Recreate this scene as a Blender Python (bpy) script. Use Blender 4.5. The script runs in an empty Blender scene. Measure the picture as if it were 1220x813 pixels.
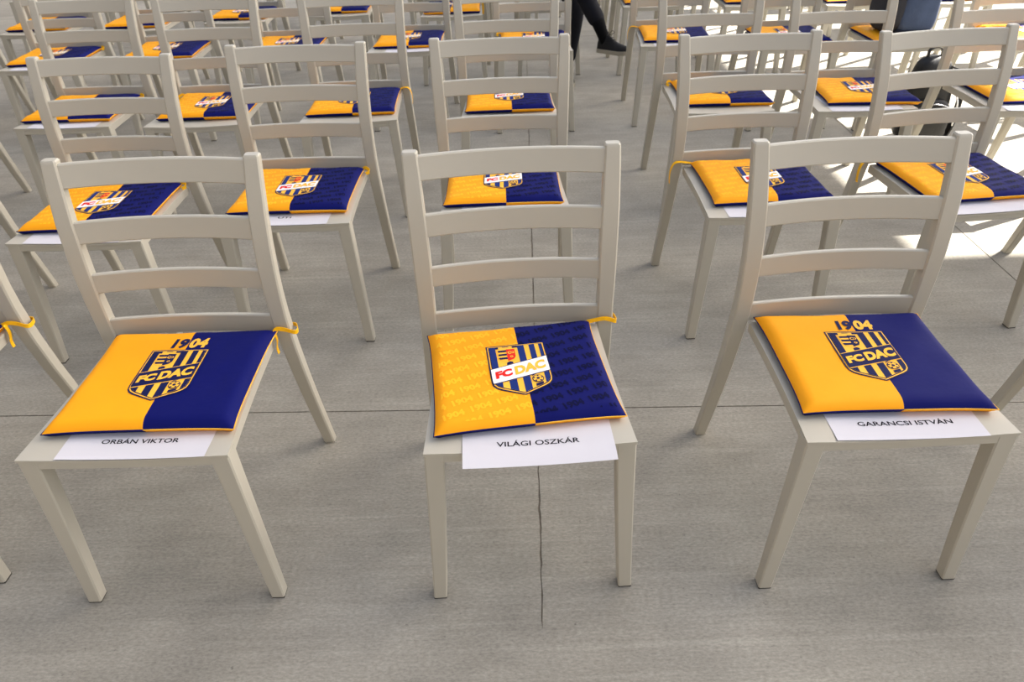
import bpy, bmesh, math, random
from mathutils import Vector, Matrix
random.seed(7)
R = math.radians
scene = bpy.context.scene
COL = scene.collection

# ------------------------------------------------------------------ camera
PITCH, ROLL, HC, FPX = 0.61303, -0.03182, 1.4235, 852.77
cr, sr, cp, sp = math.cos(ROLL), math.sin(ROLL), math.cos(PITCH), math.sin(PITCH)
_R = Vector((1, 0, 0)); _U = Vector((0, sp, cp)); _F = Vector((0, cp, -sp))
cR = _R * cr + _U * sr; cU = -_R * sr + _U * cr
cam_d = bpy.data.cameras.new('camera'); cam = bpy.data.objects.new('camera', cam_d); COL.objects.link(cam)
cam.matrix_world = Matrix(((cR.x, cU.x, -_F.x, 0), (cR.y, cU.y, -_F.y, 0), (cR.z, cU.z, -_F.z, HC), (0, 0, 0, 1)))
cam_d.sensor_width = 36.0; cam_d.lens = FPX / 1220 * 36; cam_d.clip_start = .02; cam_d.clip_end = 300
cam_d.dof.use_dof = True; cam_d.dof.focus_distance = 1.55; cam_d.dof.aperture_fstop = 7.1
scene.camera = cam

# ------------------------------------------------------------------ world, sun, exposure
world = bpy.data.worlds.new('sky'); scene.world = world; world.use_nodes = True
bg = world.node_tree.nodes['Background']
nt_w = world.node_tree; SUN_TO = Vector((.80, .36, .80)).normalized()
sky = nt_w.nodes.new('ShaderNodeTexSky'); sky.sky_type = 'NISHITA'; sky.sun_disc = False
sky.sun_elevation = math.asin(SUN_TO.z); sky.sun_rotation = math.atan2(SUN_TO.x, SUN_TO.y)
sky.air_density = 1.0; sky.dust_density = 5.0; sky.ozone_density = 1.0
hsv = nt_w.nodes.new('ShaderNodeHueSaturation'); hsv.inputs['Saturation'].default_value = .60
nt_w.links.new(sky.outputs['Color'], hsv.inputs['Color']); nt_w.links.new(hsv.outputs['Color'], bg.inputs['Color'])
bg.inputs['Strength'].default_value = .30
sun_d = bpy.data.lights.new('sun', 'SUN'); sun = bpy.data.objects.new('sun', sun_d); COL.objects.link(sun)
sun_d.energy = 22.0; sun_d.angle = R(.12); sun_d.color = (1, .95, .87)
sun.rotation_euler = SUN_TO.to_track_quat('Z', 'Y').to_euler(); sun.location = (8, 8, 10)
scene.view_settings.view_transform = 'Standard'; scene.view_settings.look = 'None'
scene.view_settings.gamma = 1.0; scene.view_settings.use_curve_mapping = False
scene.view_settings.exposure = 0.2

# ------------------------------------------------------------------ materials
def lin(c): return tuple(((v / 255) / 12.92 if v / 255 < .04045 else ((v / 255 + .055) / 1.055) ** 2.4) for v in c)
MATS = {}
def mat(name, rgb, rough=.6, spec=.4, var=0, vscale=8, bump=0, bscale=300, sheen=0, metal=0):
    if name in MATS: return MATS[name]
    m = bpy.data.materials.new(name); m.use_nodes = True; nt = m.node_tree; b = nt.nodes['Principled BSDF']
    c = rgb if max(rgb) <= 1 else lin(rgb)
    b.inputs['Base Color'].default_value = (*c, 1); b.inputs['Roughness'].default_value = rough
    b.inputs['Specular IOR Level'].default_value = spec; b.inputs['Metallic'].default_value = metal
    if sheen: b.inputs['Sheen Weight'].default_value = sheen
    if var or bump: tc = nt.nodes.new('ShaderNodeTexCoord')
    if var:
        n = nt.nodes.new('ShaderNodeTexNoise'); n.inputs['Scale'].default_value = vscale; n.inputs['Detail'].default_value = 4
        nt.links.new(tc.outputs['Object'], n.inputs['Vector'])
        mx = nt.nodes.new('ShaderNodeMix'); mx.data_type = 'RGBA'
        mx.inputs['A'].default_value = (*[v * (1 - var) for v in c], 1); mx.inputs['B'].default_value = (*[min(1, v * (1 + var)) for v in c], 1)
        nt.links.new(n.outputs['Fac'], mx.inputs['Factor']); nt.links.new(mx.outputs['Result'], b.inputs['Base Color'])
    if bump:
        n2 = nt.nodes.new('ShaderNodeTexNoise'); n2.inputs['Scale'].default_value = bscale; n2.inputs['Detail'].default_value = 2
        nt.links.new(tc.outputs['Object'], n2.inputs['Vector'])
        bp = nt.nodes.new('ShaderNodeBump'); bp.inputs['Strength'].default_value = bump; bp.inputs['Distance'].default_value = .002
        nt.links.new(n2.outputs['Fac'], bp.inputs['Height']); nt.links.new(bp.outputs['Normal'], b.inputs['Normal'])
    MATS[name] = m; return m

M_CHAIR = mat('greige_lacquer', (180, 174, 159), .42, .45, var=.03, vscale=5)
M_GLIDE = mat('dark_glide', (52, 48, 42), .7)
M_YEL = mat('yellow_fabric', (250, 166, 18), .65, .18, var=.04, vscale=14, bump=.25, bscale=45)
M_NAVY = mat('navy_fabric', (9, 15, 88), .65, .10, var=.10, vscale=14, bump=.25, bscale=45)
M_YELP = mat('yellow_pattern', (253, 187, 36), .65, .15)
M_NAVYP = mat('navy_pattern', (7, 10, 54), .65, .08)
M_PY = mat('print_yellow', (252, 190, 62), .6, .2)
M_PN = mat('print_navy', (17, 23, 72), .65, .15)
M_PB = mat('print_blue', (22, 44, 112), .65, .15)
M_PW = mat('print_white', (246, 242, 240), .6, .2)
M_PR = mat('print_red', (228, 34, 24), .6, .2)
M_TIE = mat('yellow_ribbon', (250, 186, 14), .5, .3, bump=.1, bscale=400)
M_PAPER = mat('white_paper', (206, 203, 207), .8, .1)
M_INK = mat('black_ink', (24, 22, 26), .8, .1)
M_TROUSER = mat('dark_trousers', (16, 17, 24), .85, .2, var=.2, vscale=30, bump=.2, bscale=60)
M_SOCK = mat('black_sock', (12, 12, 13), .9, .1)
M_SHOE = mat('black_shoe', (14, 13, 13), .7, .3, bump=.1, bscale=200)
M_SOLE = mat('pale_sole', (150, 144, 128), .7, .3)
M_LACE = mat('black_lace', (18, 17, 17), .8)
M_SKIN = mat('skin', (196, 150, 124), .55, .4)
M_HAIR = mat('brown_hair', (52, 38, 28), .7)
M_SHIRT = mat('dark_jacket', (22, 24, 34), .85, .2)
M_DENIM = mat('slate_canvas', (74, 86, 110), .85, .2, var=.35, vscale=16, bump=.4, bscale=120)
M_DENIMD = mat('charcoal_canvas', (54, 54, 58), .85, .2, var=.2, vscale=16, bump=.4, bscale=120)
M_BLACKN = mat('black_nylon', (11, 11, 12), .5, .45, var=.3, vscale=20, bump=.5, bscale=70)
M_CORD = mat('white_cord', (225, 225, 222), .6)
M_STEEL = mat('zip_metal', (120, 120, 122), .35, .5, metal=1)

def concrete(name, tone, streak=True):
    m = bpy.data.materials.new(name); m.use_nodes = True; nt = m.node_tree; b = nt.nodes['Principled BSDF']
    N = nt.nodes.new; L = nt.links.new
    geo = N('ShaderNodeNewGeometry')
    def noise(scale, detail, mp=(1, 1, 1), rough=.55):
        mpn = N('ShaderNodeMapping'); mpn.inputs['Scale'].default_value = mp; mpn.inputs['Rotation'].default_value = (0, 0, R(1.6))
        L(geo.outputs['Position'], mpn.inputs['Vector'])
        n = N('ShaderNodeTexNoise'); n.inputs['Scale'].default_value = scale; n.inputs['Detail'].default_value = detail; n.inputs['Roughness'].default_value = rough
        L(mpn.outputs['Vector'], n.inputs['Vector']); return n.outputs['Fac']
    def rng(f, a, b_, lo, hi):
        r = N('ShaderNodeMapRange'); r.inputs['From Min'].default_value = a; r.inputs['From Max'].default_value = b_
        r.inputs['To Min'].default_value = lo; r.inputs['To Max'].default_value = hi; L(f, r.inputs['Value']); return r.outputs['Result']
    def mul(a, c):
        x = N('ShaderNodeMath'); x.operation = 'MULTIPLY'; L(a, x.inputs[0]); L(c, x.inputs[1]); return x.outputs[0]
    big = rng(noise(1.3, 6), .3, .7, .84, 1.14)
    mid = rng(noise(7, 6, (.7, 1.3, 1), .6), .3, .7, .88, 1.12)
    st = rng(noise(5, 8, (.45, 14, 1), .72), .32, .68, .91, 1.09)
    st2 = rng(noise(4, 5, (.12, 9, 1), .6), .58, .78, 1.0, 1.17)
    fine = rng(noise(150, 5, (.6, 1.3, 1), .7), .3, .7, .74, 1.26)
    spk = rng(noise(70, 3), .69, .75, 1.0, .66)
    f = mul(big, mid)
    if streak: f = mul(mul(f, st), st2)
    f = mul(mul(f, fine), spk)
    mx = N('ShaderNodeVectorMath'); mx.operation = 'SCALE'; mx.inputs[0].default_value = lin(tone); L(f, mx.inputs['Scale'])
    L(mx.outputs['Vector'], b.inputs['Base Color'])
    b.inputs['Roughness'].default_value = .78; b.inputs['Specular IOR Level'].default_value = .35
    hb = N('ShaderNodeMath'); hb.operation = 'ADD'; L(st, hb.inputs[0]); L(fine, hb.inputs[1])
    bp = N('ShaderNodeBump'); bp.inputs['Strength'].default_value = .15; bp.inputs['Distance'].default_value = .003
    L(hb.outputs[0], bp.inputs['Height']); L(bp.outputs['Normal'], b.inputs['Normal'])
    return m
M_CONC = concrete('broomed_concrete', (146, 141, 130))
M_JOINT = concrete('joint_concrete', (118, 109, 96), False)
M_SHADE_ROOF = concrete('shade_roof_concrete', (205, 200, 192), False)

# ------------------------------------------------------------------ helpers
def meshdata(name, verts, faces, mats, midx=None, smooth=None):
    me = bpy.data.meshes.new(name); me.from_pydata([tuple(v) for v in verts], [], faces)
    for m in (mats if isinstance(mats, (list, tuple)) else [mats]): me.materials.append(m)
    if midx is not None: me.polygons.foreach_set('material_index', midx)
    bm = bmesh.new(); bm.from_mesh(me); bmesh.ops.recalc_face_normals(bm, faces=bm.faces); bm.to_mesh(me); bm.free()
    if smooth is not None:
        me.polygons.foreach_set('use_smooth', [True] * len(me.polygons))
        if smooth < 180: me.set_sharp_from_angle(angle=R(smooth))
    me.update(); return me
def obj(name, me, parent=None):
    o = bpy.data.objects.new(name, me); COL.objects.link(o)
    if parent: o.parent = parent
    return o
def empty(name, loc=(0, 0, 0), rz=0):
    o = bpy.data.objects.new(name, None); COL.objects.link(o); o.location = loc; o.rotation_euler = (0, 0, rz); o.empty_display_size = .1
    return o
def tag(o, label, cat=None, group=None, kind=None):
    o['label'] = label
    if cat: o['category'] = cat
    if group: o['group'] = group
    if kind: o['kind'] = kind
    return o
def loft(rings, cap=True):
    n = len(rings[0]); V = [p for r in rings for p in r]; F = []
    for i in range(len(rings) - 1):
        for j in range(n):
            k = (j + 1) % n; F.append((i * n + j, i * n + k, (i + 1) * n + k, (i + 1) * n + j))
    if cap: F.append(tuple(range(n))[::-1]); F.append(tuple((len(rings) - 1) * n + j for j in range(n)))
    return V, F
def chamfer(a0, a1, b0, b1, c):
    """eight points of a rectangle with chamfered corners"""
    return [(a0 + c, b0), (a1 - c, b0), (a1, b0 + c), (a1, b1 - c), (a1 - c, b1), (a0 + c, b1), (a0, b1 - c), (a0, b0 + c)]
def interp(tab, z):
    for i in range(len(tab) - 1):
        if z <= tab[i + 1][0]:
            a, b = tab[i], tab[i + 1]; t = (z - a[0]) / (b[0] - a[0]); t = max(0, min(1, t))
            return [a[k] + (b[k] - a[k]) * t for k in range(1, len(a))]
    return list(tab[-1][1:])
def join(parts):
    V, F = [], []
    for v, f in parts:
        o = len(V); V += list(v); F += [tuple(i + o for i in q) for q in f]
    return V, F
def tube(path, rad, n=8):
    rings = []; path = [Vector(p) for p in path]
    for i, p in enumerate(path):
        d = (path[min(i + 1, len(path) - 1)] - path[max(i - 1, 0)]).normalized()
        a = d.orthogonal().normalized() if i == 0 else (a - d * a.dot(d)).normalized()
        b = d.cross(a); r = rad[i] if isinstance(rad, (list, tuple)) else rad
        rings.append([p + (a * math.cos(t) + b * math.sin(t)) * r for t in [2 * math.pi * k / n for k in range(n)]])
    return loft(rings)
def ribbon(path, wdir, w, th=.0014):
    """flat strap along path; wdir = direction(s) of its width"""
    rings = []; path = [Vector(p) for p in path]
    for i, p in enumerate(path):
        d = (path[min(i + 1, len(path) - 1)] - path[max(i - 1, 0)]).normalized()
        wd = Vector(wdir[i] if isinstance(wdir, list) else wdir); wd = (wd - d * wd.dot(d)).normalized(); nn = d.cross(wd)
        rings.append([p + wd * (w / 2) + nn * th / 2, p - wd * (w / 2) + nn * th / 2, p - wd * (w / 2) - nn * th / 2, p + wd * (w / 2) - nn * th / 2])
    return loft(rings)
def smoothpath(pts, n=6):
    P = [Vector(p) for p in pts]; out = []
    for i in range(len(P) - 1):
        p0, p1, p2, p3 = P[max(i - 1, 0)], P[i], P[i + 1], P[min(i + 2, len(P) - 1)]
        for k in range(n):
            t = k / n
            out.append(.5 * ((2 * p1) + (p2 - p0) * t + (2 * p0 - 5 * p1 + 4 * p2 - p3) * t * t + (3 * p1 - p0 - 3 * p2 + p3) * t ** 3))
    out.append(P[-1]); return out
def textpolys(s, bold=0.0, shear=0.0):
    """flat triangulated lettering: (verts2d, faces), normalised to its bounding box 0..1 x 0..1"""
    cu = bpy.data.curves.new('t', 'FONT'); cu.body = s; cu.size = 1; cu.offset = bold; cu.shear = shear; cu.resolution_u = 3
    o = bpy.data.objects.new('t', cu); COL.objects.link(o)
    bpy.context.view_layer.update()
    me = bpy.data.meshes.new_from_object(o.evaluated_get(bpy.context.evaluated_depsgraph_get()))
    V = [(v.co.x, v.co.y) for v in me.vertices]; F = [tuple(p.vertices) for p in me.polygons]
    bpy.data.objects.remove(o); bpy.data.curves.remove(cu); bpy.data.meshes.remove(me)
    x0 = min(v[0] for v in V); x1 = max(v[0] for v in V); y0 = min(v[1] for v in V); y1 = max(v[1] for v in V)
    return [((x - x0) / (x1 - x0), (y - y0) / (y1 - y0)) for x, y in V], F, (x1 - x0) / (y1 - y0)

# ------------------------------------------------------------------ the setting
def box(x0, x1, y0, y1, z0, z1, c=0):
    if c <= 0:
        V = [(x0, y0, z0), (x1, y0, z0), (x1, y1, z0), (x0, y1, z0), (x0, y0, z1), (x1, y0, z1), (x1, y1, z1), (x0, y1, z1)]
        return V, [(0, 3, 2, 1), (4, 5, 6, 7), (0, 1, 5, 4), (1, 2, 6, 5), (2, 3, 7, 6), (3, 0, 4, 7)]
    rings = [[(a, b, z0) for a, b in chamfer(x0, x1, y0, y1, c)], [(a, b, z1 - c) for a, b in chamfer(x0, x1, y0, y1, c)],
             [(a, b, z1) for a, b in chamfer(x0 + c, x1 - c, y0 + c, y1 - c, c * .5)]]
    return loft(rings)
fl = obj('floor', meshdata('floor', *box(-60, 60, -40, 60, -.30, -.0026), M_JOINT))
tag(fl, 'grey broom-finished concrete floor cast in large slabs with narrow joints', kind='structure')
SLX, SLY = 1.83, 4.94
ca, sa = math.cos(R(-1.6)), math.sin(R(-1.6)); GAP = .0022
def slab_mesh(x1, jl=False, jr=False, notch=None):
    """top outline of a slab (anticlockwise) with straight or ragged long edges, given a small depth"""
    rnd = random.Random(3); y0, y1 = GAP, SLY - GAP; x0 = GAP; x1 -= GAP
    rag = lambda: rnd.uniform(-.0016, .0024)
    ys = [y0 + (y1 - y0) * k / 160 for k in range(1, 160)]
    P = [(x0, y0), (x1, y0)] + ([(x1 - max(0, rag()), y) for y in ys] if jr else []) + [(x1, y1)]
    if notch:
        nx, ny = notch; yy = [ny + (y1 - ny) * k / 34 for k in range(1, 34)]; wob = [rnd.uniform(-.002, .002) for _ in yy]
        P += [(nx + .0022, y1)] + [(nx + w + .0006 + .0012 * k / 34 + max(0, rag()), y) for k, (y, w) in reversed(list(enumerate(zip(yy, wob))))] + [(nx, ny)]
        P += [(nx + w - .0006 - .0012 * k / 34 - max(0, rag()), y) for k, (y, w) in enumerate(zip(yy, wob))] + [(nx - .0022, y1)]
    P += [(x0, y1)] + ([(x0 + max(0, rag()), y) for y in reversed(ys)] if jl else [])
    n = len(P); V = [(x, y, 0) for x, y in P] + [(x, y, -.0025) for x, y in P]
    return meshdata('slab', V, [tuple(range(n))] + [(i, n + i, n + (i + 1) % n, (i + 1) % n) for i in range(n)], M_CONC)
COLS = [(-13.0, 13.0), (0.0, SLX), (SLX, 3.66), (5.49, 9.0)]          # start and width of the pour strips, measured from the crack
for j in range(-2, 4):
    for k, (x0, w) in enumerate(COLS):
        if j == -1 and k == 1: continue
        if j == -1 and k == 0: me = slab_mesh(13.0 + SLX, notch=(13.0, SLY - .74))
        else: me = slab_mesh(w, jl=(k == 1 and j == 0), jr=(k == 0 and j == 0))
        a, b = .022 + x0, 1.662 + j * SLY
        o = obj('slab', me, fl); o.location = (a * ca - b * sa, a * sa + b * ca, 0); o.rotation_euler = (0, 0, R(-1.6))
# unseen roof, read off the sun patches; height and outline set for the shade
SHX, SHY, RZ = SUN_TO.x / SUN_TO.z, SUN_TO.y / SUN_TO.z, 22.0
roof = [box(-16 + RZ * SHX, 1.66 + RZ * SHX, -3.5 + RZ * SHY, 13 + RZ * SHY, RZ, RZ + .4), box(1.66 + RZ * SHX, 5.2 + RZ * SHX, -3.5 + RZ * SHY, 2.52 + RZ * SHY, RZ, RZ + .4)]
ce = obj('shade_roof', meshdata('shade_roof', *join(roof), M_SHADE_ROOF)); tag(ce, 'unseen pale concrete roof, placed and outlined to shade most of the seats', kind='structure')
# unseen walls added behind the camera and at left to cut sky light
M_LIGHT_BLOCK = concrete('grey_light_block', (122, 115, 106), False)
wb = obj('light_block_back', meshdata('light_block_back', *box(-8, 6, -6.4, -6.0, -.004, 4.0), M_LIGHT_BLOCK)); tag(wb, 'grey wall added behind the camera to cut light from the front', kind='structure')
wl = obj('light_block_left', meshdata('light_block_left', *box(-8.4, -8.0, -6.4, 16, -.004, 6.5), M_LIGHT_BLOCK)); tag(wl, 'grey wall added left of the seating to cut light from that side', kind='structure')

# ------------------------------------------------------------------ chair
SH = .455
def seatz(x, y): return SH - .006 * max(0, 1 - (x / .2) ** 2) * (.55 + .45 * max(0, 1 - y / .4))
# z : front y, outer x, inner x, depth
POST = [(0, .517, .243, .213, .028), (.10, .491, .2405, .209, .030), (.20, .466, .238, .205, .031), (.30, .444, .2355, .201, .032), (.40, .4265, .233, .197, .033),
        (.455, .4195, .2315, .194, .033), (.505, .4155, .2305, .193, .032), (.565, .4135, .231, .192, .030), (.628, .415, .232, .1917, .029), (.69, .422, .233, .193, .028),
        (.751, .432, .2345, .195, .027), (.815, .449, .2355, .198, .026), (.8726, .467, .236, .2015, .025), (.8775, .4685, .236, .2015, .025), (.8810, .4715, .2335, .204, .0195)]
def post_mesh(s):
    rings = []
    for z, y, xo, xi, d in POST:
        a0, a1 = (xi, xo) if s > 0 else (-xo, -xi)
        rings.append([(a, b, z) for a, b in chamfer(a0, a1, y, y + d, .0035)])
    return meshdata('back_post', *loft(rings), M_CHAIR, smooth=25)
def leg_mesh(s):
    rings = []
    for k in range(9):
        t = k / 8; z = .4465 * (1 - t) + .0045 * t
        xo = .2085 + .0188 * (t * .8 + .2 * t * t); w = .0395 - .009 * t; d = .040 - .010 * t; y = .0015 - .0045 * t * t
        a0, a1 = (xo - w, xo) if s > 0 else (-xo, -xo + w)
        rings.append([(a, b, z) for a, b in chamfer(a0, a1, y, y + d, .003)])
    return meshdata('leg', *loft(rings), M_CHAIR, smooth=25)
def glide_mesh(s, front):
    if front: a0, a1, y, d = .2273 - .030, .2273, -.003, .030
    else: a0, a1, y, d = .213, .243, .517, .028
    if s < 0: a0, a1 = -a1, -a0
    return meshdata('foot_glide', *box(a0 + .001, a1 - .001, y + .001, y + d - .001, .0002, .0048), M_GLIDE)
def seat_mesh():
    nx, ny = 16, 14; top, bot = [], []
    for j in range(ny + 1):
        y = .418 * j / ny
        hw = .209 - (.209 - .192) * (y / .418) - .006 * math.sin(math.pi * min(1, y / .418)) * .6
        for i in range(nx + 1):
            x = hw * (2 * i / nx - 1); top.append((x, y, seatz(x, y))); bot.append((x, y, seatz(x, y) - .0085))
    # ease the rim
    for j in range(ny + 1):
        for i in range(nx + 1):
            if i in (0, nx) or j == 0:
                k = j * (nx + 1) + i; x, y, z = top[k]; top[k] = (x, y, z - .0018)
    V = top + bot; o = len(top); F = []
    q = lambda i, j: j * (nx + 1) + i
    for j in range(ny):
        for i in range(nx):
            F.append((q(i, j), q(i + 1, j), q(i + 1, j + 1), q(i, j + 1))); F.append((o + q(i, j), o + q(i, j + 1), o + q(i + 1, j + 1), o + q(i + 1, j)))
    for i in range(nx):
        F.append((q(i, 0), o + q(i, 0), o + q(i + 1, 0), q(i + 1, 0))); F.append((q(i, ny), q(i + 1, ny), o + q(i + 1, ny), o + q(i, ny)))
    for j in range(ny):
        F.append((q(0, j), q(0, j + 1), o + q(0, j + 1), o + q(0, j))); F.append((q(nx, j), o + q(nx, j), o + q(nx, j + 1), q(nx, j + 1)))
    return meshdata('seat', V, F, M_CHAIR, smooth=50)
def apron_mesh():
    rings = []
    for k in range(13):
        x = -.172 + .344 * k / 12; z1 = seatz(x, 0) - .0084; z0 = .4245 - .002 * (1 - (x / .18) ** 2)
        rings.append([(x, a, b) for a, b in chamfer(.0025, .0225, z0, z1, .002)])
    return meshdata('seat_apron', *loft(rings), M_CHAIR, smooth=25)
def side_mesh(s):
    rings = []
    for k in range(9):
        y = .036 + (.424 - .036) * k / 8; hw = .209 - .017 * (y / .418) - .0036 * math.sin(math.pi * min(1, y / .418)) - .002
        a0, a1 = (hw - .018, hw) if s > 0 else (-hw, -hw + .018)
        rings.append([(a, y, b) for a, b in chamfer(a0, a1, .423, .4463, .002)])
    return meshdata('side_rail', *loft(rings), M_CHAIR, smooth=25)
def slat_mesh(z0, z1, bow):
    rings = []; n = 18
    for k in range(n + 1):
        u = 2 * k / n - 1; ring = []
        w = interp(POST, (z0 + z1) / 2)[2] + .003
        for b, z in chamfer(0, .013, z0, z1, .0025):
            y = interp(POST, z)[0] + .004 + bow * (1 - u * u)
            ring.append((u * w, y + b, z))
        rings.append(ring)
    return meshdata('back_slat', *loft(rings), M_CHAIR, smooth=25)
CH = [('seat', seat_mesh()), ('seat_apron', apron_mesh()), ('side_rail', side_mesh(-1)), ('side_rail', side_mesh(1)),
      ('leg', leg_mesh(-1)), ('leg', leg_mesh(1)), ('back_post', post_mesh(-1)), ('back_post', post_mesh(1)),
      ('back_slat', slat_mesh(.8215, .8726, .022)), ('back_slat', slat_mesh(.7005, .751, .021)), ('back_slat', slat_mesh(.5785, .628, .019)), ('back_slat', slat_mesh(.4535, .505, .012))]
GL = {('leg', -1): glide_mesh(-1, True), ('leg', 1): glide_mesh(1, True), ('back_post', -1): glide_mesh(-1, False), ('back_post', 1): glide_mesh(1, False)}
def chair(x, y, rz, label, group):
    t = empty('ladder_back_chair', (x, y, 0), rz); tag(t, label, 'chair', group); seen = {}
    for n, me in CH:
        o = obj(n, me, t)
        if n in ('leg', 'back_post'):
            seen[n] = seen.get(n, -3) + 2
            obj('foot_glide', GL[(n, seen[n])], o)
    return t

# ------------------------------------------------------------------ cushion
CW, CD, CT, SEAM = .388, .352, .0305, .0135
EDGE = [0, .0015, .004, .008, .014, .021, .029, .042]
def cz(x, y):
    """height of the cushion top at a point of its plan"""
    def f(d):
        d = max(0, min(1, d / .030)); return (1 - (1 - d) ** 2.4) ** .8
    e = min(f(CW / 2 - abs(x)), 1) * min(f(CD / 2 - abs(y)), 1)
    rip = .0007 * math.sin(x * 55 + 1.3) * math.sin(y * 48 + .4) + .0005 * math.sin(x * 31 - y * 37)
    return SEAM + (CT - SEAM) * e + rip * min(1, e * 1.2) * (1 if max(abs(x) - .075, abs(y) - .125) > 0 else 0.0)
DIV = .009
def axis(h, extra=()):
    p = sorted(set([round(s * (h - e), 5) for e in EDGE for s in (-1, 1)] + list(extra) + [round(-h + .06 + k * (2 * h - .12) / 14, 5) for k in range(15)])); return p
XS, YS = axis(CW / 2, (DIV,)), axis(CD / 2)
def plan(x, y):
    """pull the edges in a little so that the corners stand out as ears"""
    u, v = x / (CW / 2), y / (CD / 2)
    return (x * (1 - .034 * (1 - v ** 4) ** 1.0 - .0), y * (1 - .036 * (1 - u ** 4)))
def panel_top(s):
    xs = [x for x in XS if (x <= DIV if s < 0 else x >= DIV)]; V, F = [], []
    for y in YS:
        for x in xs:
            X, Y = plan(x, y); V.append((X, Y, cz(x, y)))
    n = len(xs)
    for j in range(len(YS) - 1):
        for i in range(n - 1): F.append((j * n + i, j * n + i + 1, (j + 1) * n + i + 1, (j + 1) * n + i))
    return V, F
def panel_under(s):
    xs = [x for x in XS if (x <= DIV if s < 0 else x >= DIV)]; V, F = [], []
    for y in YS:
        for x in xs:
            X, Y = plan(x, y); d = max(0, min(1, min(CW / 2 - abs(x), CD / 2 - abs(y)) / .010))
            V.append((X * (1 - .0), Y, SEAM * (1 - d) ** 1.25 - .0006 * d))
    n = len(xs)
    for j in range(len(YS) - 1):
        for i in range(n - 1): F.append((j * n + i, (j + 1) * n + i, (j + 1) * n + i + 1, j * n + i + 1))
    return V, F
CU_TOP = [meshdata('cover_panel', *panel_top(-1), M_YEL, smooth=180), meshdata('cover_panel', *panel_top(1), M_NAVY, smooth=180)]
CU_BOT = [meshdata('underside_panel', *panel_under(-1), M_NAVY, smooth=180), meshdata('underside_panel', *panel_under(1), M_YEL, smooth=180)]
def seam_mesh(s):
    # a thin stitched edge running round the half cushion
    h, d = CW / 2, CD / 2; pts = []
    if s < 0: c = [(DIV, -d), (-h, -d), (-h, d), (DIV, d)]
    else: c = [(DIV, -d), (h, -d), (h, d), (DIV, d)]
    for i in range(3):
        for k in range(10):
            t = k / 10; pts.append((c[i][0] + (c[i + 1][0] - c[i][0]) * t, c[i][1] + (c[i + 1][1] - c[i][1]) * t))
    pts.append(c[3]); P3 = [(*plan(x, y), SEAM) for x, y in pts]
    return meshdata('seam', *tube(P3, .0013, 6), M_NAVY if s < 0 else M_PY, smooth=180)
CU_SEAM = [seam_mesh(-1), seam_mesh(1)]

# --- printed crest
CRW, CRH, CRX, CRY = .129, .178, .001, -.097         # width, height, centre x and lower tip y on the cushion
def clip(poly, conv):
    out = list(poly)
    for i in range(len(conv)):
        a, b = conv[i], conv[(i + 1) % len(conv)]; inp, out = out, []
        side = lambda p: (b[0] - a[0]) * (p[1] - a[1]) - (b[1] - a[1]) * (p[0] - a[0])
        for k in range(len(inp)):
            p, q = inp[k], inp[(k + 1) % len(inp)]; sp_, sq = side(p), side(q)
            if sp_ >= 0: out.append(p)
            if sp_ * sq < 0: t = sp_ / (sp_ - sq); out.append((p[0] + (q[0] - p[0]) * t, p[1] + (q[1] - p[1]) * t))
        if not out: return []
    return out
def shield(i):
    """outline inset by i (in width units), counter-clockwise"""
    k = CRW / CRH; r = []
    r += [(.5, i * k * 1.05)]
    r += [(.86 - i * .8, .125 + i * k), (.94 - i * .9, .165 + i * k * .95), (.985 - i, .215 + i * k * .6), (1 - i, .285), (1 - i, 1 - i * k)]
    return r + [(1 - x, y) for x, y in r[:0:-1]]
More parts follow.
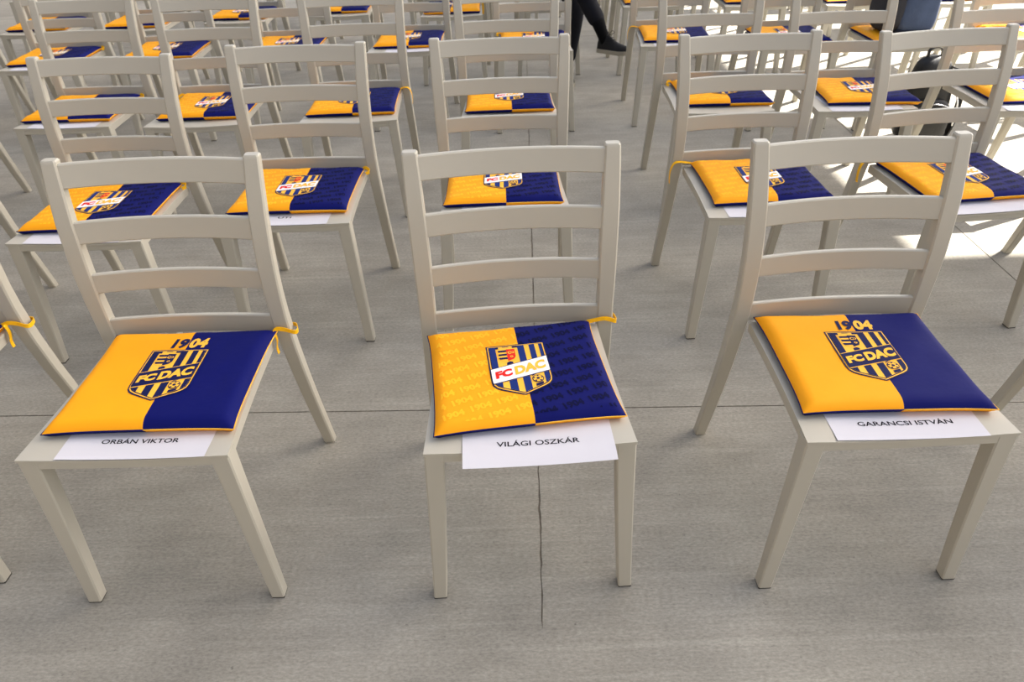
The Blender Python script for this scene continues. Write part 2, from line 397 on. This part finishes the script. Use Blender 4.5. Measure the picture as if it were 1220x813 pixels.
def crest(color):
    V, F, I = [], [], []
    PAL = [M_PN, M_PY, M_PW, M_PR, M_PB if color else M_PN]
    def add(poly, m, layer):
        if len(poly) < 3: return
        o = len(V)
        for u, v in poly:
            V.append((CRX + (u - .5) * CRW, CRY + v * CRH, CT + .0010 + layer * .00035))
        F.append(tuple(range(o, o + len(poly)))); I.append(m)
    add(shield(-.012), 0, 0); add(shield(.012), 1, 1)
    inner = shield(.045); field = shield(.03)
    add(field, 0, 2); add(inner, 1, 3)
    bl = lambda u: .235 + .175 * u; bt = lambda u: .51 + .19 * u
    up = [(0, bt(0) + .012), (1, bt(1) + .012), (1, 1), (0, 1)]; lo = [(0, 0), (1, 0), (1, bl(1) - .012), (0, bl(0) - .012)]
    def stripe(u0, u1, zone): add(clip(clip([(u0, 0), (u1, 0), (u1, 1), (u0, 1)], inner), zone), 4, 4)
    for a, b in ((.045, .15), (.53, .65), (.735, .835), (.905, .955)): stripe(a, b, up)
    for a, b in ((.04, .17), (.28, .41), (.51, .635), (.875, .955)): stripe(a, b, lo)
    # dashes round the little emblem
    add([(.27, .955), (.38, .955), (.38, .972), (.27, .972)], 0, 4); add([(.15, .925), (.2, .925), (.2, .965), (.15, .965)], 0, 4); add([(.44, .93), (.53, .93), (.53, .97), (.44, .97)], 0, 4)
    add([(.30, .585), (.41, .605), (.41, .64), (.36, .655), (.30, .63)], 0, 4)
    # little emblem: barred left half, charged right half
    em = [(.17, .92), (.17, .74), (.21, .69), (.33, .645), (.46, .69), (.49, .74), (.49, .92)][::-1]
    em = [(.17, .92), (.17, .74), (.21, .69), (.33, .645), (.46, .69), (.49, .74), (.49, .92)]
    add(em, 1, 5)
    for v0 in (.70, .775, .85): add(clip([(.185, v0), (.33, v0), (.33, v0 + .04), (.185, v0 + .04)], em), 0, 6)
    add([(.33, .66), (.44, .695), (.475, .745), (.475, .90), (.33, .905)], 3 if color else 0, 6)
    for cx, cy, rr in ((.385, .83, .04), (.43, .83, .03), (.405, .745, .028)):
        ring = [(cx + rr * math.cos(t * math.pi / 6), cy + rr * .72 * math.sin(t * math.pi / 6)) for t in range(12)]; add(ring, 1, 7)
        ring = [(cx + rr * .5 * math.cos(t * math.pi / 6), cy + rr * .36 * math.sin(t * math.pi / 6)) for t in range(12)]; add(ring, 3 if color else 0, 8)
    # band with the lettering
    band = [(0, bl(0)), (1, bl(1)), (1, bt(1)), (0, bt(0))]
    lim = shield(.012 if color else .03)
    grow = [(0, bl(0) - .012), (1, bl(1) - .012), (1, bt(1) + .012), (0, bt(0) + .012)]
    add(clip(grow, lim), 0 if color else 1, 5); add(clip(band, lim), 2 if color else 0, 6)
    def word(s, u0, u1, h, m, bold):
        P, T, _ = textpolys(s, bold); o = len(V)
        for a, b in P:
            u = u0 + (u1 - u0) * a; base = bl(u) + (bt(u) - bl(u)) * (.5 - h / 2); v = base + (bt(u) - bl(u)) * h * b
            V.append((CRX + (u - .5) * CRW, CRY + v * CRH, CT + .0010 + 8 * .00035))
        for f in T: F.append(tuple(i + o for i in f)); I.append(m)
    word('FC', .075, .36, .50, 3 if color else 1, .06); word('DAC', .405, .935, .60, 1, .055)
    # football
    bx_, by_, br = .755, .262, .098; k = CRW / CRH
    circ = lambda r, n=20, a0=0, cx=bx_, cy=by_: [(cx + r * math.cos(a0 + 2 * math.pi * t / n), cy + r * k * math.sin(a0 + 2 * math.pi * t / n)) for t in range(n)]
    add([(.66, .315), (.76, .36), (.80, .385), (.70, .37)], 0, 5); add(clip([(.70, .12), (.83, .15), (.83, .20), (.70, .17)], inner), 0, 5)
    add(circ(br), 0, 6); add(circ(br * .84), 1, 7); add(circ(br * .34, 5, 1.57), 0, 8)
    for t in range(5):
        a = 1.57 + t * 2 * math.pi / 5; c0 = (bx_ + br * .68 * math.cos(a), by_ + br * .68 * k * math.sin(a)); add(circ(br * .2, 5, a + math.pi, *c0), 0, 8)
    return meshdata('crest_print', V, F, PAL, I)
def year_mesh():
    V, F, I = [], [], []
    for w, x0, x1, m in (('19', -.0275, .0072, 0), ('04', .0108, .0525, 1)):
        P, T, _ = textpolys(w, .05); o = len(V)
        V += [(x0 + (x1 - x0) * a + .003 * b, .088 + .038 * b, CT + .0012) for a, b in P]; F += [tuple(i + o for i in f) for f in T]; I += [m] * len(T)
    return meshdata('year_print', V, F, [M_PN, M_PY], I)
def pattern_mesh():
    P, T, asp = textpolys('1904', .05); h = .020; w = h * asp * 1.0; ang = R(15); V, F = [], []
    c_, s_ = math.cos(ang), math.sin(ang); j = 0
    for j in range(-9, 10):
        for i in range(-7, 8):
            o = len(V); vs = []
            for a, b in P:
                X = i * (w + .014) + a * w + (j % 2) * .03; Y = j * .035 + b * h
                vs.append((X * c_ - Y * s_, X * s_ + Y * c_))
            if max(abs(x) for x, _ in vs) > CW / 2 - .015 or max(abs(y) for _, y in vs) > CD / 2 - .015:
                if min(abs(x) for x, _ in vs) > CW / 2 or min(abs(y) for _, y in vs) > CD / 2: continue
            V += [(x, y, 0) for x, y in vs]; F += [tuple(q + o for q in f) for f in T]
    bm = bmesh.new(); bv = [bm.verts.new(v) for v in V]
    for f in F: bm.faces.new([bv[i] for i in f])
    def cut(co, no, clear=False):
        bmesh.ops.bisect_plane(bm, geom=bm.verts[:] + bm.edges[:] + bm.faces[:], plane_co=co, plane_no=no, clear_outer=clear)
    for s in (-1, 1):
        cut((s * (CW / 2 - .015), 0, 0), (s, 0, 0), True); cut((0, s * (CD / 2 - .015), 0), (0, s, 0), True)
        for e in EDGE[3:]: cut((s * (CW / 2 - e), 0, 0), (1, 0, 0)); cut((0, s * (CD / 2 - e), 0), (0, 1, 0))
    cut((DIV, 0, 0), (1, 0, 0))
    for f in bm.faces: f.material_index = 0 if f.calc_center_median().x < DIV else 1
    for v in bm.verts:
        z = cz(v.co.x, v.co.y) + .0006; x, y = plan(v.co.x, v.co.y); v.co = (x, y, z)
    me = bpy.data.meshes.new('pattern_print'); bm.to_mesh(me); bm.free(); me.materials.append(M_YELP); me.materials.append(M_NAVYP); return me
CREST = {True: crest(True), False: crest(False)}; YEAR = year_mesh(); PATT = pattern_mesh()
def cushion(ch, label, cx, cy, rz, plain=False, ties='', flip=False, tilt=0.0):
    """a cushion lying on chair ch: centre (cx, cy) in the chair's own plan"""
    Mx = Matrix.Translation(ch.location) @ Matrix.Rotation(ch.rotation_euler.z, 4, 'Z') @ Matrix.Translation((cx, cy, SH - .0012)) @ Matrix.Rotation(rz + (math.pi if flip else 0), 4, 'Z') @ Matrix.Rotation(tilt, 4, 'X')
    t = empty('seat_cushion'); t.matrix_world = Mx
    tag(t, label, 'cushion', 'yellow and navy crest cushions tied to the chairs')
    for k in (0, 1):
        obj('cover_panel', CU_TOP[k], t); u = obj('underside_panel', CU_BOT[k], t); obj('seam', CU_SEAM[k], u)
    if plain: obj('year_print', YEAR, t)
    else: obj('pattern_print', PATT, t)
    obj('crest_print', CREST[not plain], t)
    inv = Mx.inverted() @ Matrix.Translation(ch.location) @ Matrix.Rotation(ch.rotation_euler.z, 4, 'Z')
    for c in ties.split():
        s = -1 if c[0] == 'l' else 1; kind = c[1]; parts = []
        k0 = Vector((s * .188, .170, .0135))            # the cushion corner, then on into the chair's plan
        if flip: k0 = Vector((-s * .188, -.170, .0135))
        a = (Matrix.Translation((cx, cy, SH)) @ Matrix.Rotation(rz + (math.pi if flip else 0), 4, 'Z')) @ k0
        if kind in 'wW':
            e = .004 if kind == 'w' else .012
            p = [a, (s * .205, .408, .474), (s * .222, .4125, .468), (s * (.2325 + e), .414 - e * .3, .462), (s * (.2365 + e), .424, .459), (s * (.2355 + e * .3), .4495, .457), (s * .225, .4555, .456), (s * .2, .4555, .457)]
            parts.append(ribbon(smoothpath(p), (0, .05, 1), .0105))
            if kind == 'W':
                q = [a, (s * .198, .402, .470), (s * .203, .399, .450), (s * .199, .396, .428), (s * .201, .394, .412)]
                parts.append(ribbon(smoothpath(q), (0, 1, .1), .0095))
        if kind == 'h':
            q = [a, (s * .206, .408, .475), (s * .226, .405, .472), (s * .238, .401, .452), (s * .241, .398, .425), (s * .2395, .396, .402)]
            parts.append(ribbon(smoothpath(q), [(0, 1, .2)] * 40, .012))
        if kind == 'f':
            q = [a, a + Vector((s * .012, -.012, .004)), a + Vector((s * .018, -.018, -.03)), a + Vector((s * .016, -.016, -.08))]
            parts.append(ribbon(smoothpath(q), (1, 0, 0), .013))
        if kind == 's':
            q = [a, a + Vector((s * .010, -.004, .006)), a + Vector((s * .022, -.012, .002)), a + Vector((s * .026, -.024, -.002)), a + Vector((s * .014, -.03, -.006))]
            parts.append(ribbon(smoothpath(q), (.2, .3, 1), .011))
        v, f = join(parts); v = [inv @ Vector(p) for p in v]
        obj('tie', meshdata('tie', v, f, M_TIE, smooth=60), t)
    return t

# ------------------------------------------------------------------ name sheets
def sheet(ch, label, x0, yf, rz=0.0, text=None, tx=None, w=.297, d=.21):
    t = empty('name_sheet', (0, 0, 0)); t.matrix_world = Matrix.Translation(ch.location) @ Matrix.Rotation(ch.rotation_euler.z, 4, 'Z')
    tag(t, label, 'paper', 'printed name sheets on the seats')
    xs = [x0 + w * i / 12 for i in range(13)]; ys = [yf + d * j / 12 for j in range(13)]
    if yf < 0: ys = sorted(set(ys + [0.0]))
    c_, s_ = math.cos(rz), math.sin(rz); mx, my = x0 + w / 2, yf
    def P(x, y, e):
        X, Y = mx + (x - mx) * c_ - (y - my) * s_, my + (x - mx) * s_ + (y - my) * c_
        over = max(0, -Y)
        return (X, Y, seatz(X, max(0, Y)) + .0006 + e - 3.0 * over * over)
    V, F = [], []
    for e in (.0004, 0):
        for y in ys:
            for x in xs: V.append(P(x, y, e))
    n, m = len(xs), len(ys)
    for j in range(m - 1):
        for i in range(n - 1):
            a = j * n + i; F.append((a, a + 1, a + n + 1, a + n)); b = a + n * m; F.append((b, b + n, b + n + 1, b + 1))
    for i in range(n - 1): F.append((i, i + n * m, i + 1 + n * m, i + 1))
    for j in range(m - 1): a = j * n; b = a + n - 1; F.append((a, a + n, a + n + n * m, a + n * m)); F.append((b, b + n * m, b + n + n * m, b + n))
    obj('paper', meshdata('paper', V, F, M_PAPER, smooth=60), t)
    if text:
        x_0, x_1, y_0, h = tx
        Pt, T, _ = textpolys(text, 0.012); acc = 1.27 if any(c in text for c in 'ÁÉÍÓ') else 1.0
        V = [P(x_0 + (x_1 - x_0) * a, y_0 + h * acc * b, .0009) for a, b in Pt]
        obj('lettering', meshdata('lettering', V, T, M_INK), t)
    return t

# ------------------------------------------------------------------ rows of chairs
ORD = ['leftmost', 'second from the left', 'third from the left', 'fourth from the left', 'fifth from the left', 'sixth from the left', 'seventh from the left', 'eighth from the left',
       'ninth from the left', 'tenth from the left', 'eleventh from the left', 'twelfth from the left']
RN = ['front', 'second', 'third', 'fourth', 'fifth', 'sixth', 'seventh']
ROWS = [
 # x, y, rot, cushion(cx, cy, rz, ties), has cushion
 [(-1.452, 1.090, -.010, (0, .236, 0, 'rW')), (-.7704, 1.0247, -.0066, (.012, .234, .004, 'rW')), (.030, 1.016, .0379, (-.008, .222, .075, 'rw')), (.7731, 1.0109, .0194, (.004, .236, -.035, '')), (1.565, .992, .02, (0, .236, 0, ''))],
 [(-2.07, 1.985, -.02, (0, .236, 0, '')), (-1.3232, 1.9717, -.0256, (-.006, .232, .02, 'rs')), (-.7047, 2.0534, -.0244, (-.004, .236, .01, 'rs')), (-.007, 2.0663, .0084, (-.004, .232, -.01, '')), (.8249, 2.0068, .0205, (.020, .236, -.02, 'lh')), (1.5045, 1.9864, .0971, (.010, .236, -.01, 'lh')), (2.26, 2.02, .04, (0, .236, 0, ''))],
 [(-2.70, 2.975, -.02, (0, .236, 0, '')), (-1.911, 3.082, -.028, (-.01, .23, .03, 'rs')), (-1.335, 3.049, -.007, (.02, .236, .01, 'ls')), (-.669, 3.041, .015, (.0, .236, .015, 'rh')), (.021, 3.018, 0, (0, .236, .01, 'ls')), (.932, 3.01, -.012, (.03, .236, -.02, 'ls')), (1.520, 2.975, .0, (.055, .225, -.06, 'ls rs')), (2.219, 2.915, .02, (.03, .236, -.03, '')), (2.93, 2.90, .03, (0, .236, 0, ''))],
 [(-3.38, 4.33, .0, (0, .236, 0, '')), (-2.551, 4.102, .03, (0, .236, .02, 'rs')), (-1.938, 4.175, .02, (0, .236, .01, '')), (-1.252, 4.215, .0, (0, .236, 0, 'ls')), (-.556, 4.25, -.03, (.005, .236, .02, '')), (.18, 4.147, .0, (0, .236, 0, 'ls')), (.978, 4.184, -.05, (.01, .236, -.01, 'lh')), (1.616, 4.055, -.01, (.0, .236, -.01, '')), (2.213, 4.005, .0, (0, .236, 0, '')), (2.90, 3.93, .02, (0, .236, 0, '')), (3.60, 3.95, .02, (0, .236, 0, ''))],
 [(-3.082, 5.05, .03, (0, .236, 0, '')), (-2.447, 5.05, 0, (0, .236, 0, '')), (-1.80, 5.215, 0, (0, .236, 0, '')), (-1.122, 5.335, 0, (0, .236, 0, '')), (-.337, 5.20, 0, (0, .225, 0, 'rf')), (.33, 5.36, 0, None), (1.045, 5.31, 0, (0, .236, 0, '')), (1.72, 5.22, 0, (0, .236, 0, '')), (2.38, 5.14, 0, (0, .236, 0, '')), (3.05, 5.10, 0, (0, .236, 0, '')), (3.72, 5.1, 0, (0, .236, 0, ''))],
 [(-3.72 + .69 * k + .05 * math.sin(k * 2.1), 6.30 + .06 * math.sin(k * 1.3), .02 * math.sin(k * 3.0), None) for k in range(12)],
 [(-3.52 + .72 * k + .05 * math.sin(k * 1.7), 7.36 + .05 * math.sin(k * 2.3), .02 * math.sin(k * 2.0), None) for k in range(11)],
]
FRONT = ['pale grey slat-back chair cut off by the left edge of the front row', 'pale grey front-row slat-back chair left of the middle one, with plain cushion', 'middle pale grey slat-back chair of the front row with patterned cushion',
         'pale grey front-row slat-back chair right of the middle one, with plain cushion', 'pale grey slat-back chair cut off by the right edge of the front row']
FRONTC = ['yellow and navy cushion at the left edge of the front row, only its ribbon showing', 'plain yellow and navy cushion with 1904 crest on front-row chair left of middle', 'patterned yellow and navy cushion with red and white crest on middle front chair',
          'plain yellow and navy cushion with 1904 crest on front-row chair right of middle', 'yellow and navy cushion cut off at the right edge of the front row']
CHAIRS = {}
for r, row in enumerate(ROWS):
    for i, (x, y, rz, cu) in enumerate(row):
        pos = ORD[i] if i < len(row) - 1 else 'rightmost'
        lab = FRONT[i] if r == 0 else 'pale grey slat-back chair, %s in the %s row from the front' % (pos, RN[r])
        c = chair(x, y, rz, lab, 'pale grey slat-back chairs set out in rows'); CHAIRS[(r, i)] = c
        if cu:
            lab = FRONTC[i] if r == 0 else 'yellow and navy crest cushion on chair %s, %s row' % (pos, RN[r])
            if (r, i) == (4, 4): lab = 'yellow and navy cushion turned back to front on fifth chair of fifth row'
            cushion(c, lab, cu[0], cu[1], cu[2], plain=(r == 0 and i != 2), ties=cu[3], flip=(r, i) == (4, 4))
S = sheet
S(CHAIRS[(0, 1)], 'white sheet with black name print on front-row chair left of middle', -.133, -.0005, -.012, 'ORBÁN VIKTOR', (-.061, .096, .043, .0125))
S(CHAIRS[(0, 2)], 'white sheet with black name print jutting over the middle front-row seat', -.133, -.040, .0, 'VILÁGI OSZKÁR', (-.066, .097, .0105, .0135))
S(CHAIRS[(0, 3)], 'white sheet with black name print on front-row chair right of middle', -.149, -.0005, -.02, 'GARANCSI ISTVÁN', (-.092, .096, .039, .0125))
S(CHAIRS[(1, 1)], 'white sheet under the cushion of the second chair in the second row', -.155, -.0005)
S(CHAIRS[(1, 2)], 'white sheet with half-hidden print under cushion of third chair, second row', -.160, -.0005, 0, 'UTI', (-.030, .012, .0475, .012))
S(CHAIRS[(1, 3)], 'white sheet under the cushion of the fourth chair in the second row', -.140, -.0005)
S(CHAIRS[(1, 4)], 'white sheet under the cushion of the fifth chair in the second row', -.145, -.0005)
S(CHAIRS[(1, 5)], 'white sheet under the cushion of the sixth chair in the second row', -.150, -.0005)
S(CHAIRS[(2, 1)], 'white sheet under the cushion of the second chair in the third row', -.150, -.0005)
S(CHAIRS[(2, 6)], 'white sheet under the slipping cushion of seventh chair in the third row', -.150, -.0005)
S(CHAIRS[(2, 7)], 'white sheet under the cushion of the eighth chair in the third row', -.150, -.0005)
S(CHAIRS[(3, 1)], 'white sheet under the cushion of the second chair in the fourth row', -.150, -.0005)
S(CHAIRS[(3, 4)], 'white sheet under the cushion of the fifth chair in the fourth row', -.110, -.0005)
S(CHAIRS[(3, 6)], 'white sheet under the cushion of the seventh chair in the fourth row', -.130, -.0005)

# ------------------------------------------------------------------ seated person (only the legs reach into the photograph)
def skin(name, verts, edges, root=0, sub=2):
    me = bpy.data.meshes.new(name); me.from_pydata([v[:3] for v in verts], edges, []); o = bpy.data.objects.new(name, me); COL.objects.link(o)
    sk = o.modifiers.new('s', 'SKIN'); sk.use_smooth_shade = True
    for i, v in enumerate(verts):
        r = v[3]; me.skin_vertices[0].data[i].radius = (r, r) if not isinstance(r, tuple) else r
        me.skin_vertices[0].data[i].use_root = (i == root)
    o.modifiers.new('u', 'SUBSURF').levels = sub
    bpy.context.view_layer.update()
    out = bpy.data.meshes.new_from_object(o.evaluated_get(bpy.context.evaluated_depsgraph_get()))
    bpy.data.objects.remove(o); bpy.data.meshes.remove(me); out.name = name; return out
BV = [(.36, 5.62, .58, .13), (.355, 5.66, .74, .135), (.35, 5.70, .92, .15), (.35, 5.71, 1.06, .14), (.35, 5.70, 1.15, .075), (.35, 5.69, 1.21, .055),   # 0-5 trunk, neck
      (.44, 5.55, .555, .088), (.475, 5.34, .545, .078), (.497, 5.15, .505, .062), (.492, 5.16, .43, .060), (.470, 5.21, .26, .058), (.452, 5.245, .12, .056),          # 6-11 standing leg
      (.28, 5.54, .575, .088), (.37, 5.30, .66, .078), (.466, 5.06, .705, .063), (.495, 5.02, .65, .062), (.565, 4.945, .53, .060), (.622, 4.885, .430, .054),            # 12-17 crossed leg
      (.52, 5.69, 1.09, .062), (.575, 5.62, .90, .05), (.54, 5.42, .79, .042), (.50, 5.26, .775, .032),                                                             # 18-21 arm
      (.18, 5.69, 1.09, .062), (.125, 5.62, .90, .05), (.20, 5.42, .80, .042), (.34, 5.26, .79, .032),                                                              # 22-25 arm
      (.35, 5.675, 1.27, .075), (.35, 5.665, 1.34, .088), (.35, 5.67, 1.415, .07)]                                                                                  # 26-28 head
BE = [(0, 1), (1, 2), (2, 3), (3, 4), (4, 5), (0, 6), (6, 7), (7, 8), (8, 9), (9, 10), (10, 11), (0, 12), (12, 13), (13, 14), (14, 15), (15, 16), (16, 17),
      (3, 18), (18, 19), (19, 20), (20, 21), (3, 22), (22, 23), (23, 24), (24, 25), (5, 26), (26, 27), (27, 28)]
for base, sx, wv in ((21, 1, (.50, 5.26, .775)), (25, -1, (.34, 5.26, .79))):       # palms and five fingers each, folded over the raised knee
    p = len(BV); BV.append((wv[0] - sx * .02, 5.19, wv[2] + .005, (.034, .016))); BE.append((base, p))
    for f in range(4):
        q = len(BV); off = (f - 1.5) * .02; L = (.030, .034, .032, .026)[f]
        BV += [(wv[0] - sx * .03 + off, 5.135, wv[2] + .004, .009), (wv[0] - sx * .035 + off, 5.135 - L, wv[2] - .006, .0085), (wv[0] - sx * .038 + off, 5.13 - L * 1.5, wv[2] - .03, .0075)]
        BE += [(p, q), (q, q + 1), (q + 1, q + 2)]
    q = len(BV); BV += [(wv[0] - sx * .058, 5.185, wv[2] + .002, .011), (wv[0] - sx * .075, 5.155, wv[2] - .008, .0095)]; BE += [(p, q), (q, q + 1)]
pers = empty('person', (.36, 5.40, 0)); tag(pers, 'seated person in dark trousers and black shoes, legs crossed, fifth row', 'person')
body = skin('body', BV, BE)
for m in (M_TROUSER, M_SHIRT, M_SKIN): body.materials.append(m)
for p in body.polygons:
    c = p.center; hand = c.y < 5.27 and c.z > .735
    p.material_index = 2 if (c.z > 1.17 or hand) else (1 if c.z > .80 or (c.y < 5.6 and c.z > .735 and abs(c.x - .36) > .1 and c.y > 5.3) else 0)
bo = obj('body', body, pers); bo.matrix_parent_inverse = Matrix.Translation((-.36, -5.40, 0))
def put(o):
    o.matrix_parent_inverse = Matrix.Translation((-.36, -5.40, 0)); return o
def ellipsoid(c, r, n=14, m=10):
    rings = []
    for j in range(1, m):
        t = math.pi * j / m; rings.append([(c[0] + r[0] * math.sin(t) * math.cos(2 * math.pi * k / n), c[1] + r[1] * math.sin(t) * math.sin(2 * math.pi * k / n), c[2] + r[2] * math.cos(t)) for k in range(n)])
    return loft(rings)
put(obj('hair', meshdata('hair', *ellipsoid((.35, 5.70, 1.40), (.092, .098, .085)), M_HAIR, smooth=180), pers))
put(obj('nose', meshdata('nose', *ellipsoid((.35, 5.578, 1.325), (.013, .02, .022)), M_SKIN, smooth=180), pers))
for s in (-1, 1):
    put(obj('eye', meshdata('eye', *ellipsoid((.35 + s * .032, 5.592, 1.35), (.013, .008, .008)), M_INK, smooth=180), pers))
    put(obj('ear', meshdata('ear', *ellipsoid((.35 + s * .088, 5.675, 1.335), (.012, .02, .03)), M_SKIN, smooth=180), pers))
put(obj('mouth', meshdata('mouth', *ellipsoid((.35, 5.592, 1.285), (.024, .008, .006)), mat('lips', (150, 88, 80), .5), smooth=180), pers))
def shoe(heel, toe, ankle, upv=(0, 0, 1)):
    heel, toe = Vector(heel), Vector(toe); X = (toe - heel); L = X.length; X.normalize(); Z = Vector(upv); Z = (Z - X * Z.dot(X)).normalized(); Y = Z.cross(X)
    Mx = Matrix(((X.x, Y.x, Z.x, heel.x), (X.y, Y.y, Z.y, heel.y), (X.z, Y.z, Z.z, heel.z), (0, 0, 0, 1)))
    prof = [(-.02, .018, .045, .022), (.02, .030, .075, .022), (.10, .035, .088, .022), (.24, .037, .092, .022), (.36, .038, .085, .022), (.50, .041, .066, .022), (.68, .047, .052, .022), (.84, .045, .046, .022), (.95, .034, .040, .022), (1.0, .018, .032, .022)]
    rings = []
    for s, hw, h, b in prof:
        rings.append([Mx @ Vector((s * L, hw * math.cos(t) * (1 if math.sin(t) < .2 else (1 - .35 * math.sin(t))), b + (h * 1.22 - b) * max(0, math.sin(t)) ** .8 if math.sin(t) > 0 else b)) for t in [2 * math.pi * k / 16 for k in range(16)]])
    so = put(obj('shoe', meshdata('shoe', *loft(rings), M_SHOE, smooth=60), pers))
    rings = []
    for s, hw, h, b in prof:
        rings.append([Mx @ Vector((s * L * 1.01, q * (hw + .003), z)) for q, z in ((-1, .0), (1, .0), (1.02, .012), (1, .024), (-1, .024), (-1.02, .012))])
    (obj('sole', meshdata('sole', *loft(rings), M_SOLE, smooth=50), so))
    laces = []
    for k in range(4):
        s = .36 + k * .07; z = .106 - k * .013
        laces.append(tube([Mx @ Vector((s * L, -.022, z - .004)), Mx @ Vector(((s + .03) * L, 0, z + .003)), Mx @ Vector((s * L, .022, z - .004))], .0022, 6))
    for w in (-1, 1): laces.append(tube(smoothpath([Mx @ Vector((.36 * L, 0, .110)), Mx @ Vector((.38 * L, w * .018, .130)), Mx @ Vector((.42 * L, w * .03, .118)), Mx @ Vector((.40 * L, w * .012, .110))]), .002, 6))
    (obj('laces', meshdata('laces', *join(laces), M_LACE, smooth=180), so))
    a = Vector(ankle); mid = Mx @ Vector((.20 * L, 0, .07))
    (obj('sock', meshdata('sock', *tube([a, a.lerp(mid, .5), mid, Mx @ Vector((.22 * L, 0, .04))], [.043, .037, .034, .03], 14), M_SOCK, smooth=180), so))
shoe((.630, 4.890, .268), (.786, 4.705, .285), (.612, 4.895, .45))
shoe((.452, 5.30, .001), (.445, 5.035, .001), (.455, 5.24, .16))

# ------------------------------------------------------------------ soft bags at the right
def softbox(c, w, d, h, e=3.2, lump=.012, seed=1, n=28, m=18, taper=0.0):
    """superellipsoid with a crumpled surface, standing on z = c.z"""
    rnd = random.Random(seed); ph = [rnd.uniform(0, 6.3) for _ in range(6)]; sg = lambda v, p: math.copysign(abs(v) ** p, v); rings = []
    for j in range(m + 1):
        t = -math.pi / 2 + math.pi * (j + .04) / (m + .08); ring = []
        for k in range(n):
            a = 2 * math.pi * k / n
            x = sg(math.cos(t), 2 / e) * sg(math.cos(a), 2 / e); y = sg(math.cos(t), 2 / e) * sg(math.sin(a), 2 / e); z = sg(math.sin(t), 2 / e)
            f = 1 + lump * 6 * (math.sin(5 * x + 3 * z + ph[0]) * .5 + math.sin(4 * y - 5 * z + ph[1]) * .5 + .5 * math.sin(9 * z + 4 * x + ph[2])) * (.35 + .65 * (z + 1) / 2)
            q = 1 - taper * (z + 1) / 2
            ring.append((c[0] + x * w / 2 * f * q, c[1] + y * d / 2 * f * q, c[2] + (z + 1) / 2 * h))
        rings.append(ring)
    return loft(rings)
bag = empty('canvas_bag', (2.225, 4.235, .486)); tag(bag, 'slate blue and charcoal canvas bag on a fourth-row chair at the right', 'bag')
def putb(o, p): o.matrix_parent_inverse = Matrix.Translation(-Vector(p)); return o
P1 = (2.225, 4.235, .486)
putb(obj('bag_body', meshdata('bag_body', *softbox((2.255, 4.235, .487), .215, .24, .36, 6, .008, 4), M_DENIM, smooth=180), bag), P1)
putb(obj('side_pocket', meshdata('side_pocket', *softbox((2.125, 4.24, .487), .13, .25, .33, 3.4, .010, 9), M_DENIMD, smooth=180), bag), P1)
putb(obj('hem_band', meshdata('hem_band', *softbox((2.255, 4.235, .4865), .225, .25, .022, 5, .0, 4), mat('dark_band', (38, 40, 50), .8), smooth=180), bag), P1)
putb(obj('bag_handle', meshdata('bag_handle', *ribbon(smoothpath([(2.20, 4.235, .82), (2.21, 4.235, .90), (2.265, 4.235, .93), (2.32, 4.235, .90), (2.33, 4.235, .82)]), (0, 1, 0), .03, .004), M_DENIMD, smooth=60), bag), P1)
P2 = (2.235, 3.80, 0); pk = empty('backpack', P2); tag(pk, 'black nylon backpack standing on the sunlit floor between chair legs at right', 'bag')
putb(obj('pack_body', meshdata('pack_body', *softbox((2.235, 3.82, .001), .29, .17, .45, 3.0, .012, 3, taper=.30), M_BLACKN, smooth=180), pk), P2)
putb(obj('front_pocket', meshdata('front_pocket', *softbox((2.235, 3.745, .01), .24, .09, .24, 3.2, .010, 6, taper=.12), M_BLACKN, smooth=180), pk), P2)
putb(obj('grab_handle', meshdata('grab_handle', *ribbon(smoothpath([(2.19, 3.82, .43), (2.19, 3.82, .475), (2.22, 3.82, .49), (2.255, 3.82, .475), (2.26, 3.82, .43)]), (0, 1, 0), .022, .005), M_BLACKN, smooth=60), pk), P2)
putb(obj('shoulder_strap', meshdata('shoulder_strap', *ribbon(smoothpath([(2.31, 3.80, .40), (2.375, 3.78, .36), (2.395, 3.77, .24), (2.385, 3.76, .10), (2.36, 3.76, .03)]), (0, 1, 0), .045, .008), M_BLACKN, smooth=60), pk), P2)
putb(obj('zip', meshdata('zip', *tube(smoothpath([(2.15, 3.705, .21), (2.235, 3.697, .235), (2.32, 3.705, .21)]), .003, 6), M_STEEL, smooth=180), pk), P2)
putb(obj('cord', meshdata('cord', *tube(smoothpath([(2.335, 3.72, .28), (2.345, 3.70, .24), (2.35, 3.695, .18), (2.355, 3.70, .12)]), .004, 6), M_CORD, smooth=180), pk), P2)
